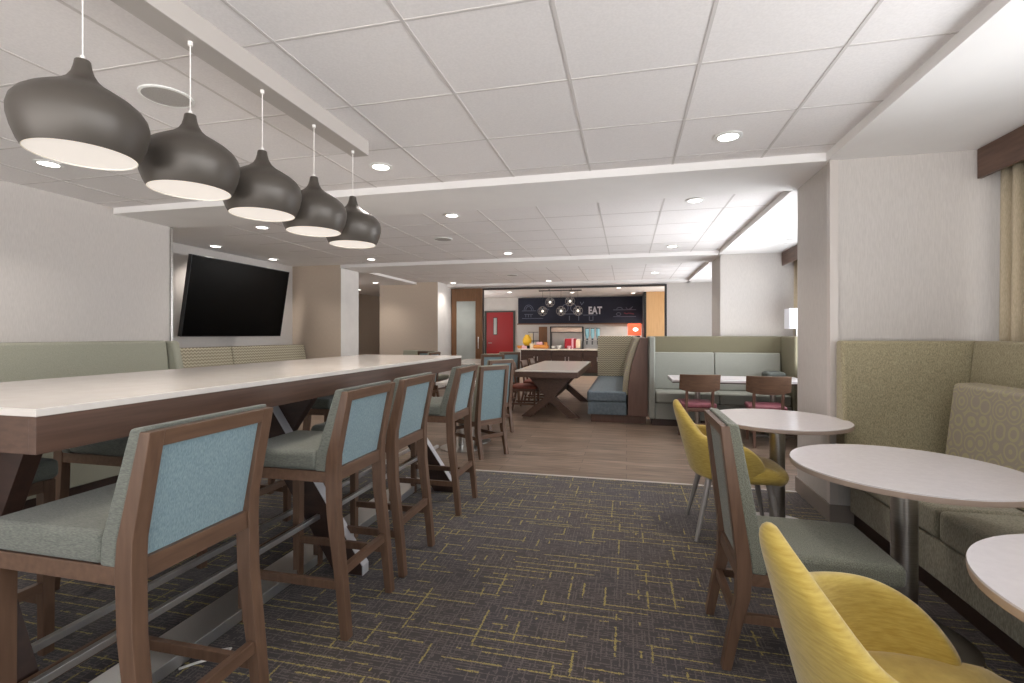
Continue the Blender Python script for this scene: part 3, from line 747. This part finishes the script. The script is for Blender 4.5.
def cafe_chair(loc, rz, lab, seat_mat, group):
    t = thing('cafe_chair', lab, 'chair', loc, rz, group)
    bm = bmesh.new(); n = 20; R = .42
    def yv(x): return -.23+ -.0 + .9*x*x - .02
    rows = []
    for i in range(n+1):
        x = -.235+.47*i/n; f = yv(x); rows.append((x, f))
    A = []
    for x, f in rows:
        zl = .615+.03*abs(x/.235)**3; zh = .83
        A.append([bm.verts.new((x, f+.02, zl)), bm.verts.new((x, f-.02, zh)), bm.verts.new((x, f-.045, zh)), bm.verts.new((x, f-.005, zl))])
    for p, q in zip(A, A[1:]):
        for k in range(4): bm.faces.new([p[k], p[(k+1) % 4], q[(k+1) % 4], q[k]])
    bm.faces.new(A[0]); bm.faces.new(A[-1][::-1])
    obj('backrest', bm, 'wood_h', t, .006, 2)
    for s in (-1, 1):
        bm = bmesh.new(); prism(bm, ribbon([(-.26, 0), (-.20, .3), (-.19, .45), (-.235, .72)], [.03, .036, .038, .024]), s*.15-.016, s*.15+.016, 'x'); obj('leg', bm, 'panel_wood', t, .003)
        bm = bmesh.new(); prism(bm, ribbon([(.2, 0), (.19, .41)], [.028, .036]), s*.17-.016, s*.17+.016, 'x'); obj('leg', bm, 'panel_wood', t, .003)
    bm = bmesh.new(); bbox(bm, -.185, .185, -.2, .21, .37, .415); obj('seat_frame', bm, 'panel_wood', t, .01)
    bm = bmesh.new(); bbox(bm, -.205, .205, -.2, .23, .415, .475); obj('seat', bm, seat_mat, t, .025, 4)
    bm = bmesh.new(); bbox(bm, -.155, .155, -.215, -.195, .2, .23); bbox(bm, -.17, -.15, -.19, .18, .15, .18); bbox(bm, .15, .17, -.19, .18, .15, .18); obj('stretcher', bm, 'panel_wood', t)
    return t
gc = 'curved back wood chairs at the sea green booth'
c1 = cafe_chair((.85, 6.42, 0), .06, 'left burgundy seat chair with curved wood back facing the sea green booth', 'red_seat', gc)
dup(c1, (1.62, 6.33, 0), -.10, 'right burgundy seat chair with curved wood back facing the sea green booth')
gt = 'rust seated chairs along the trestle table'
c2 = cafe_chair((-1.66, 7.95, 0), -PI/2, 'rust seated chair tucked at the near left of the trestle table', 'red_dark', gt)
dup(c2, (-1.62, 8.75, 0), -PI/2, 'middle rust seated chair on the left of the trestle table')
dup(c2, (-1.62, 9.5, 0), -PI/2, 'farthest rust seated chair on the left of the trestle table')

# ------------------------------------------------------------ patterned bench by the trestle table
t = thing('bench_seat', 'high backed patterned booth bench with slate blue seat and brown end panel', 'booth', (0, 0, 0))
box('plinth', -.52, .28, 7.35, 10.0, 0, .12, 'panel_wood', t)
bm = bmesh.new(); bbox(bm, -.565, 0, 7.28, 10.0, .12, .31); obj('seat_base', bm, 'blue_seat', t, .01)
bm = bmesh.new(); bbox(bm, -.575, .0, 7.27, 10.0, .312, .47); obj('seat_cushion', bm, 'blue_seat', t, .03, 4)
bm = bmesh.new(); bbox(bm, -.575, .2, 10.01, 10.15, .12, 1.285); obj('end_back', bm, 'chevron', t, .02, 3)
curve = [(.0, .42), (.005, .55), (.03, .75), (.075, .95), (.12, 1.1), (.175, 1.26)]
bm = bmesh.new(); prism(bm, [(x-.06, z) for x, z in curve]+[(x+.02, z) for x, z in curve[::-1]], 7.29, 10.0, 'y'); obj('back', bm, 'swirl', t, .01)
bm = bmesh.new(); prism(bm, [(x+.021, z) for x, z in curve]+[(.30, 1.26), (.30, .12), (.021, .12)], 7.26, 10.15, 'y'); obj('end_panel', bm, 'panel_wood', t, .003)

# ------------------------------------------------------------ sea green booth
t = thing('booth_seat', 'sea green U shaped booth in front of the far pier', 'booth', (0, 0, 0))
box('plinth', .36, 2.2, 7.24, 7.75, 0, .1, 'dark_wood', t)
bm = bmesh.new(); bbox(bm, .40, 2.17, 7.2, 7.75, .1, .33); obj('seat_base', bm, 'booth', t, .01)
for a, b in ((.405, 1.26), (1.265, 2.16)):
    bm = bmesh.new(); bbox(bm, a, b, 7.17, 7.66, .332, .49); obj('seat_cushion', bm, 'booth', t, .03, 4)
for a, b in ((.41, 1.26), (1.265, 2.15)):
    bm = bmesh.new(); prism(bm, [(7.56, .49), (7.62, 1.045), (7.70, 1.045), (7.70, .49)], a, b, 'x'); obj('back_cushion', bm, 'booth', t, .02, 3)
bm = bmesh.new(); bbox(bm, .31, 2.25, 7.70, 7.81, .1, 1.285); obj('back', bm, 'olive_dark', t, .015, 3)
bm = bmesh.new(); bbox(bm, .31, .40, 7.17, 7.69, .1, 1.285); obj('side_panel', bm, 'booth', t, .025, 4)
bm = bmesh.new(); bbox(bm, 2.17, 2.27, 7.1, 7.69, .1, 1.285); obj('side_panel', bm, 'olive_dark', t, .025, 4)
t = thing('dining_table', 'white topped rectangular table at the sea green booth', 'table', (1.36, 6.74, 0))
box('tabletop', -.80, .80, -.34, .34, .715, .745, 'laminate', t, .004)
box('table_edge', -.795, .795, -.335, .335, .70, .7149, 'dark_wood', t)
for s in (-.45, .45):
    bm = bmesh.new(); tube(bm, (s, 0, .02), (s, 0, .70), .035, None, 20); obj('pole', bm, 'steel', t, smooth='angle')
    bm = bmesh.new(); bbox(bm, s-.25, s+.25, -.03, .03, 0, .025); bbox(bm, s-.03, s+.03, -.25, .25, 0, .025); obj('base', bm, 'steel', t, .003)
tag(box('handbag', 1.86, 2.12, 7.2, 7.5, .492, .80, 'grey_dark', None, .05, 4), 'dark bag on the right seat of the sea green booth', 'bag')
# lamp on a console behind the booth
t = thing('console_table', 'narrow console beside the far window carrying the white lamp', 'console', (2.36, 7.5, 0))
box('tabletop', -.08, .11, -.20, .20, 1.18, 1.21, 'panel_wood', t, .003)
for a in (-.06, .09):
    for b in (-.18, .18): box('leg', a-.015, a+.015, b-.015, b+.015, 0, 1.18, 'panel_wood', t)
t = thing('table_lamp', 'table lamp with square white shade beside the large pier', 'lamp', (2.32, 7.5, 1.21))
bm = bmesh.new(); tube(bm, (0, 0, .012), (0, 0, .22), .018, None, 20); lathe(bm, [(0, 0), (.07, 0), (.07, .012), (0, .012)], 32); obj('lamp_base', bm, 'steel', t, smooth='angle')
bm = bmesh.new()
for a in ((-.12, .12, -.12, -.117), (-.12, .12, .117, .12), (-.12, -.117, -.117, .117), (.117, .12, -.117, .117)): bbox(bm, *a, .185, .465)
bbox(bm, -.117, .117, -.006, .006, .30, .304); obj('lamp_shade', bm, 'lampshade', t)

# ------------------------------------------------------------ breakfast counter
CF = 15.38; CT = .85
g = 'espresso base cabinets of the breakfast counter'
def cab(x, lab, first=[]):
    if not first:
        t = thing('base_cabinet', lab, 'cabinet', (x, CF, 0), 0, g)
        box('carcass', -.5, .5, .02, .80, .1, CT-.04, 'espresso', t); box('toe_kick', -.5, .5, .06, .8, 0, .1, 'grey_dark', t)
        for s in (-1, 1):
            dd = box('door', min(s*.01, s*.49), max(s*.01, s*.49), 0, .02, .12, .62, 'espresso', t, .003)
            box('handle', s*.055-.012, s*.055+.012, -.03, -.001, .46, .60, 'steel', dd, .003)
        box('drawer', -.49, .49, 0, .02, .64, CT-.05, 'espresso', t, .003)
        first.append(t)
    else: dup(first[0], (x, CF, 0), 0, lab)
for x, lab in ((-2.86, 'leftmost espresso base cabinet of the breakfast counter'), (-1.85, 'second espresso base cabinet from the left'), (-.84, 'third espresso base cabinet from the left'), (.0, 'rightmost espresso base cabinet, hidden behind the booth')):
    cab(x, lab) if x < -.01 else None
tag(box('worktop', -3.42, .49, CF-.03, 16.19, CT-.04, CT, 'counter', None, .004), 'long cream breakfast counter top', 'worktop')
tag(box('end_cabinet', -.33, .49, CF, 16.19, 0, CT-.041, 'espresso'), 'espresso cabinet block at the right end of the breakfast counter', 'cabinet')
t = thing('chalkboard', 'long navy chalkboard reading EAT above the breakfast counter', 'chalkboard', (0, 0, 0))
box('board', -3.62, .50, 16.15, 16.195, 1.69, 2.56, 'board', t)
bm = bmesh.new(); bbox(bm, -3.65, .50, 16.13, 16.195, 1.65, 1.69); obj('board_frame', bm, 'door_wood', t)
def at(u, Y=15.75):
    f, th = 482., .2332; a = (u-512)/f; c, s = math.cos(th), math.sin(th)
    return (a*c-s)*Y/(a*s+c)
def text(body, x, z, size, mat, name, sx=1):
    cu = bpy.data.curves.new('t', 'FONT'); cu.body = body; cu.size = size; cu.extrude = .003; cu.offset = .012; cu.space_character = 1.05
    o = bpy.data.objects.new('t', cu); C.objects.link(o)
    dg = bpy.context.evaluated_depsgraph_get(); me = bpy.data.meshes.new_from_object(o.evaluated_get(dg))
    bpy.data.objects.remove(o)
    me.materials.clear(); me.materials.append(M[mat])
    q = bpy.data.objects.new(name, me); C.objects.link(q); q.parent = t; q.location = (x, 16.145, z); q.rotation_euler = (PI/2, 0, 0); q.scale = (sx, 1, 1)
    return q
text('EAT', at(588.3, 16.145), 2.0, .33, 'chalk', 'lettering', .74)['label'] = 'white chalk word EAT'
def strokes(lines, mat, name, w=.014):
    bm = bmesh.new()
    for ln in lines:
        for (xa, za), (xb, zb) in zip(ln, ln[1:]):
            dx, dz = xb-xa, zb-za; L = math.hypot(dx, dz) or 1; nx, nz = -dz/L*w/2, dx/L*w/2
            prism(bm, [(xa+nx, za+nz), (xb+nx, zb+nz), (xb-nx, zb-nz), (xa-nx, za-nz)], 16.143, 16.15, 'y')
    obj(name, bm, mat, t)
arc = lambda cx, cz, rx, rz, a0, a1, n=14: [(cx+rx*math.cos(math.radians(a0+(a1-a0)*i/n)), cz+rz*math.sin(math.radians(a0+(a1-a0)*i/n))) for i in range(n+1)]
strokes([[(-3.48, 2.12), (-3.0, 2.12)], arc(-3.25, 2.14, .16, .18, 0, 180), arc(-3.25, 2.14, .10, .13, 0, 180),
         [(-3.4, 2.0), (-3.1, 2.0)], [(-3.35, 1.99), (-3.35, 1.9)], [(-3.26, 1.99), (-3.26, 1.9)], [(-3.17, 1.99), (-3.17, 1.9)],
         [(-3.48, 1.86), (-2.75, 1.86)], arc(-2.75, 2.13, .2, .06, 0, 180)], 'chalk_dim', 'chalk_drawing', .02)
strokes([[(-2.1, 2.0), (-1.42, 2.0)], [(-1.4, 1.96), (-.95, 1.96)], arc(-2.0, 2.2, .10, .12, 0, 360), arc(-1.72, 2.2, .10, .12, 0, 360), [(-1.5, 2.4), (-1.45, 2.3), (-1.38, 2.4)],
         [(-1.86, 1.94), (-1.86, 1.78)], [(-1.55, 1.94), (-1.55, 1.78)], [(-1.2, 1.92), (-1.2, 1.78), (-1.08, 1.78), (-1.08, 1.92)]], 'chalk_dim', 'chalk_drawing', .022)
strokes([[(-.42, 2.12), (.30, 2.12)], [(-.42, 1.90), (.30, 1.90)], arc(-.22, 2.14, .09, .06, 0, 180), arc(.08, 2.2, .09, .07, 180, 360), [(.08, 2.14), (.2, 2.22)], arc(-.25, 1.98, .07, .05, 0, 360)], 'chalk_dim', 'chalk_drawing', .022)
strokes([[(-.08, 2.02), (.0, 1.99), (.08, 2.01), (.24, 1.98)]], 'chalk_red', 'chalk_drawing', .03)
# things on the counter
def at(u, Y=15.75):
    f, th = 482., .2332; a = (u-512)/f; c, s = math.cos(th), math.sin(th)
    return (a*c-s)*Y/(a*s+c)
Y = 15.75
t = thing('heated_display', 'black framed gantry with a lit upper panel on the counter', 'food warmer', (at(567), Y, CT)); w = at(583.5)-at(567)
bm = bmesh.new(); bbox(bm, -w, -w+.025, -.15, .15, 0, .72); bbox(bm, w-.025, w, -.15, .15, 0, .72); bbox(bm, -w, w, -.17, .17, 0, .02)
bbox(bm, -w, w, -.17, -.13, .52, .545); bbox(bm, -w, w, -.17, -.13, .70, .725); bbox(bm, -w, -w+.04, -.17, -.13, .545, .70); bbox(bm, w-.04, w, -.17, -.13, .545, .70)
obj('gantry_frame', bm, 'black', t); box('header_panel', -w+.04, w-.04, -.15, -.14, .545, .70, 'edge', t)
t = thing('utensil_board', 'brown wooden display board left of the black gantry', 'display board', (at(542.5), Y+.1, CT))
box('board', -.14, .14, -.01, .01, .12, .72, 'door_wood', t); box('board_foot', -.16, .16, -.08, .08, 0, .12, 'panel_wood', t)
t = thing('tiered_stand', 'dark wire tiered stand behind the yellow jug', 'stand', (at(534), Y, CT))
bm = bmesh.new(); tube(bm, (-.02, 0, 0), (-.02, 0, .55), .01); bbox(bm, -.18, .14, -.1, .1, .53, .55); bbox(bm, -.18, .2, -.1, .1, .24, .26); obj('stand_frame', bm, 'black', t)
box('container', -.14, -.04, -.05, .05, .2601, .50, 'cream_item', t, .02)
t = thing('serving_jug', 'yellow jug standing on the left of the breakfast counter', 'jug', (at(528), Y-.15, CT))
bm = bmesh.new(); lathe(bm, [(0, .1), (.08, .1), (.14, .18), (.15, .28), (.11, .38), (.07, .42), (.08, .46), (0, .46)], 32); obj('jug_body', bm, 'yellow_item', t, smooth=True)
bm = bmesh.new(); lathe(bm, [(0, 0), (.09, 0), (.09, .1), (0, .1)], 24); obj('jug_base', bm, 'black', t, smooth='angle')
def item(name, u, w, d, h, mat, lab, cat, dy=-.2, round_=False):
    if round_:
        bm = bmesh.new(); lathe(bm, [(0, 0), (w*.6, 0), (w*.9, h*.5), (w, h), (w*.92, h), (w*.5, h*.2), (0, h*.15)], 28); o = obj(name, bm, mat, None, smooth='angle')
    else: o = box(name, -w, w, -d, d, 0, h, mat, None, min(w, d, h)*.3, 3)
    o.location = (at(u, Y+dy), Y+dy, CT+.0005); tag(o, lab, cat)
item('bowl', 520, .10, .1, .10, 'orange_item', 'small tan bowl at the left end of the counter', 'bowl', -.2, True)
item('napkin_pack', 524.5, .09, .06, .09, 'pink_item', 'pink packet at the left end of the counter', 'napkins')
item('jar', 532.3, .09, .09, .17, 'cream_item', 'pale jar in front of the wire stand', 'jar', -.28, True)
item('bread_basket', 541, .24, .12, .13, 'orange_item', 'orange brown basket in front of the wooden board', 'basket', -.24)
item('napkin_pack', 539.5, .10, .06, .09, 'pink_item', 'pink bundle lying in the orange brown basket', 'napkins', -.24)
bpy.data.objects['napkin_pack.001'].location.z = CT+.131
item('bottle_case', 546, .05, .07, .21, 'orange_item', 'narrow orange carton beside the basket', 'carton', -.1)
item('bowl', 553.5, .07, .07, .09, 'white', 'left white bowl under the black gantry', 'bowl', -.12, True)
item('bowl', 559, .09, .09, .11, 'white', 'right white bowl under the black gantry', 'bowl', -.12, True)
item('canister', 568.5, .12, .1, .33, 'red_item', 'red box under the black gantry', 'box', -.02)
item('canister', 575.0, .045, .08, .33, 'red_item', 'slim red carton beside the red box', 'box', -.02)
item('juice_carton', 572.4, .025, .03, .36, 'pink_item', 'pale pink bottle between the red boxes', 'bottle', -.2)
item('napkin_holder', 578.3, .085, .08, .30, 'cream_item', 'cream box with brown lid under the black gantry', 'box', -.02)
item('cup', 569, .06, .06, .10, 'pink_item', 'small pink cup in front of the red box', 'cup', -.33, True)
t = thing('dispenser_stand', 'rack holding the three aqua dispensers', 'rack', (at(592.5), Y, CT)); 
bm = bmesh.new(); bbox(bm, -.27, .27, -.12, .12, .26, .285); bbox(bm, -.27, .27, -.12, .12, 0, .02); bbox(bm, -.27, -.25, -.12, .12, .02, .26); bbox(bm, .25, .27, -.12, .12, .02, .26); bbox(bm, -.25, .25, .1, .12, .02, .26); obj('rack_frame', bm, 'steel', t)
d0 = None
for k, (dx, lab) in enumerate(((-.17, 'left aqua cereal dispenser on the rack'), (0, 'middle aqua cereal dispenser on the rack'), (.17, 'right aqua cereal dispenser on the rack'))):
    if d0 is None:
        d0 = thing('cereal_dispenser', lab, 'dispenser', (at(592.5)+dx, Y, CT+.286), 0, 'cereal dispensers')
        bm = bmesh.new(); lathe(bm, [(0, .05), (.03, .05), (.06, .14), (.06, .36), (0, .36)], 24); obj('hopper', bm, 'aqua', d0, smooth='angle')
        bm = bmesh.new(); lathe(bm, [(0, 0), (.03, 0), (.03, .05), (0, .05)], 20); tube(bm, (0, -.06, .02), (0, -.14, -.14), .02); tube(bm, (0, -.02, .03), (0, -.07, .02), .02); obj('spout', bm, 'black', d0)
        bm = bmesh.new(); lathe(bm, [(0, .36), (.064, .36), (.064, .385), (0, .385)], 24); obj('lid', bm, 'black', d0, smooth='angle')
    else: dup(d0, (at(592.5)+dx, Y, CT+.286), 0, lab)
t = thing('menu_screen', 'small orange lit screen on a black stand beside the honey wood pier', 'screen', (at(634.5, 15.6), 15.6, CT))
box('screen_stand', -.17, .17, -.04, .04, .30, .42, 'black', t); box('screen_base', -.12, .12, -.1, .1, 0, .02, 'black', t); box('screen_post', -.03, .03, -.02, .02, .02, .30, 'black', t)
box('screen', -.20, .20, -.03, .03, .44, .80, 'orange_screen', t, .01)
bm = bmesh.new(); lathe(bm, [(0, 0), (.08, 0), (.08, .004), (0, .004)], 24)
o = obj('screen_mark', bm, 'white_glow', t); o.rotation_euler = (PI/2, 0, 0); o.location = (.03, -.03, .62); o.scale = (1, .7, 1)
# kitchen pendants
t = thing('chandelier', 'black bar chandelier with five wire globes in the breakfast room', 'chandelier', (-1.75, 13.0, 0))
box('ceiling_bar', -.58, .58, -.03, .03, 2.49, 2.515, 'black', t)
bm = bmesh.new()
for a in (-.3, .3): tube(bm, (a, 0, 2.515), (a, 0, TILE), .01)
obj('hanger', bm, 'black', t)
for x, z in ((-.275, 2.19), (.27, 2.21), (-.48, 1.95), (.025, 1.95), (.48, 1.95)):
    bm = bmesh.new(); tube(bm, (x, 0, z+.13), (x, 0, 2.49), .003, None, 6); obj('cord', bm, 'black', t)
    bm = bmesh.new()
    for k in range(3):
        th = PI*k/3; path_tube(bm, [(x+.125*math.cos(a)*math.cos(th), .125*math.cos(a)*math.sin(th), z+.125*math.sin(a)) for a in [2*PI*i/28 for i in range(29)]], .006, 6)
    for zz in (-.06, .06):
        r = math.sqrt(.125**2-zz**2); path_tube(bm, [(x+r*math.cos(2*PI*i/24), r*math.sin(2*PI*i/24), z+zz) for i in range(25)], .005, 6)
    gb = obj('globe', bm, 'leg_grey', t)
    bm = bmesh.new(); bmesh.ops.create_icosphere(bm, subdivisions=2, radius=.035); o = obj('bulb', bm, 'amber', gb, smooth=True); o.location = (x, 0, z)

# ------------------------------------------------------------ daylight and lights
w = bpy.data.worlds.new('world'); bpy.context.scene.world = w; w.use_nodes = True
wn = w.node_tree; bg = wn.nodes['Background']
tcw = wn.nodes.new('ShaderNodeTexCoord'); spw = wn.nodes.new('ShaderNodeSeparateXYZ'); rmp = wn.nodes.new('ShaderNodeValToRGB')   # dim sky above, brighter lower half added to light the ceiling
mr = wn.nodes.new('ShaderNodeMapRange'); mr.inputs['From Min'].default_value = -1; wn.links.new(tcw.outputs['Generated'], spw.inputs[0]); wn.links.new(spw.outputs['Z'], mr.inputs['Value']); wn.links.new(mr.outputs['Result'], rmp.inputs['Fac'])
rmp.color_ramp.elements[0].position = .46; rmp.color_ramp.elements[0].color = (1, .972, .955, 1)
rmp.color_ramp.elements[1].position = .54; rmp.color_ramp.elements[1].color = (.15, .165, .18, 1)
wn.links.new(rmp.outputs['Color'], bg.inputs[0]); bg.inputs[1].default_value = 5.2
def area(x, y, z, sx, sy, rot, e, col):
    L = bpy.data.lights.new('window_daylight', 'AREA'); L.shape = 'RECTANGLE'; L.size = sx; L.size_y = sy; L.energy = e; L.color = col
    o = bpy.data.objects.new('window_daylight', L); C.objects.link(o); o.location = (x, y, z); o.rotation_euler = rot
for yc, ln, e in ((.05, 5.3, 140), (6.1, 2.4, 95), (10.05, 2.2, 70)):
    area(2.53, yc, 1.52, 1.4, ln, (0, PI/2+.42, 0), e, (.90, .95, 1))     # aims into the room (-X)

for n, xw, yc in ((4, -5.5, 14.1), (5, 1.7, 13.5)):  # unseen frames and area lights, added to brighten the breakfast room ceiling
    sg = 1 if xw < 0 else -1; fr = bmesh.new()
    for a in (yc-.8, yc-.03, yc+.74): bbox(fr, xw+sg*.002, xw+sg*.03, a, a+.06, .96, 2.24)
    for b_ in (.9, 2.24): bbox(fr, xw+sg*.002, xw+sg*.03, yc-.8, yc+.8, b_, b_+.06)
    struct(obj(f'window_{n}', fr, 'leg_grey'), 'side window of the breakfast room')
    area(xw+sg*.04, yc, 1.6, 1.2, 1.5, (0, (-PI/2-.5) if sg > 0 else (PI/2+.5), 0), 55, (1, .97, .94))  # added fill lamp, tilted up at the ceiling

# ------------------------------------------------------------ camera
cam = bpy.data.cameras.new('camera'); co = bpy.data.objects.new('camera', cam); C.objects.link(co)
cam.sensor_width = 36; cam.lens = 482/1024*36
co.location = (0, 0, EYE); co.rotation_euler = (PI/2, 0, .2332)
cam.shift_y = (334.6-341.5)/1024
cam.clip_start = .02
sc = bpy.context.scene; sc.camera = co
sc.view_settings.view_transform = 'Standard'; sc.view_settings.look = 'None'; sc.view_settings.gamma = 1; sc.view_settings.exposure = 0
sc.view_settings.use_curve_mapping = False
sc.cycles.use_denoising = True; sc.cycles.max_bounces = 8; sc.cycles.diffuse_bounces = 5; sc.cycles.glossy_bounces = 4
sc.cycles.caustics_reflective = False; sc.cycles.caustics_refractive = False; sc.cycles.sample_clamp_indirect = 6
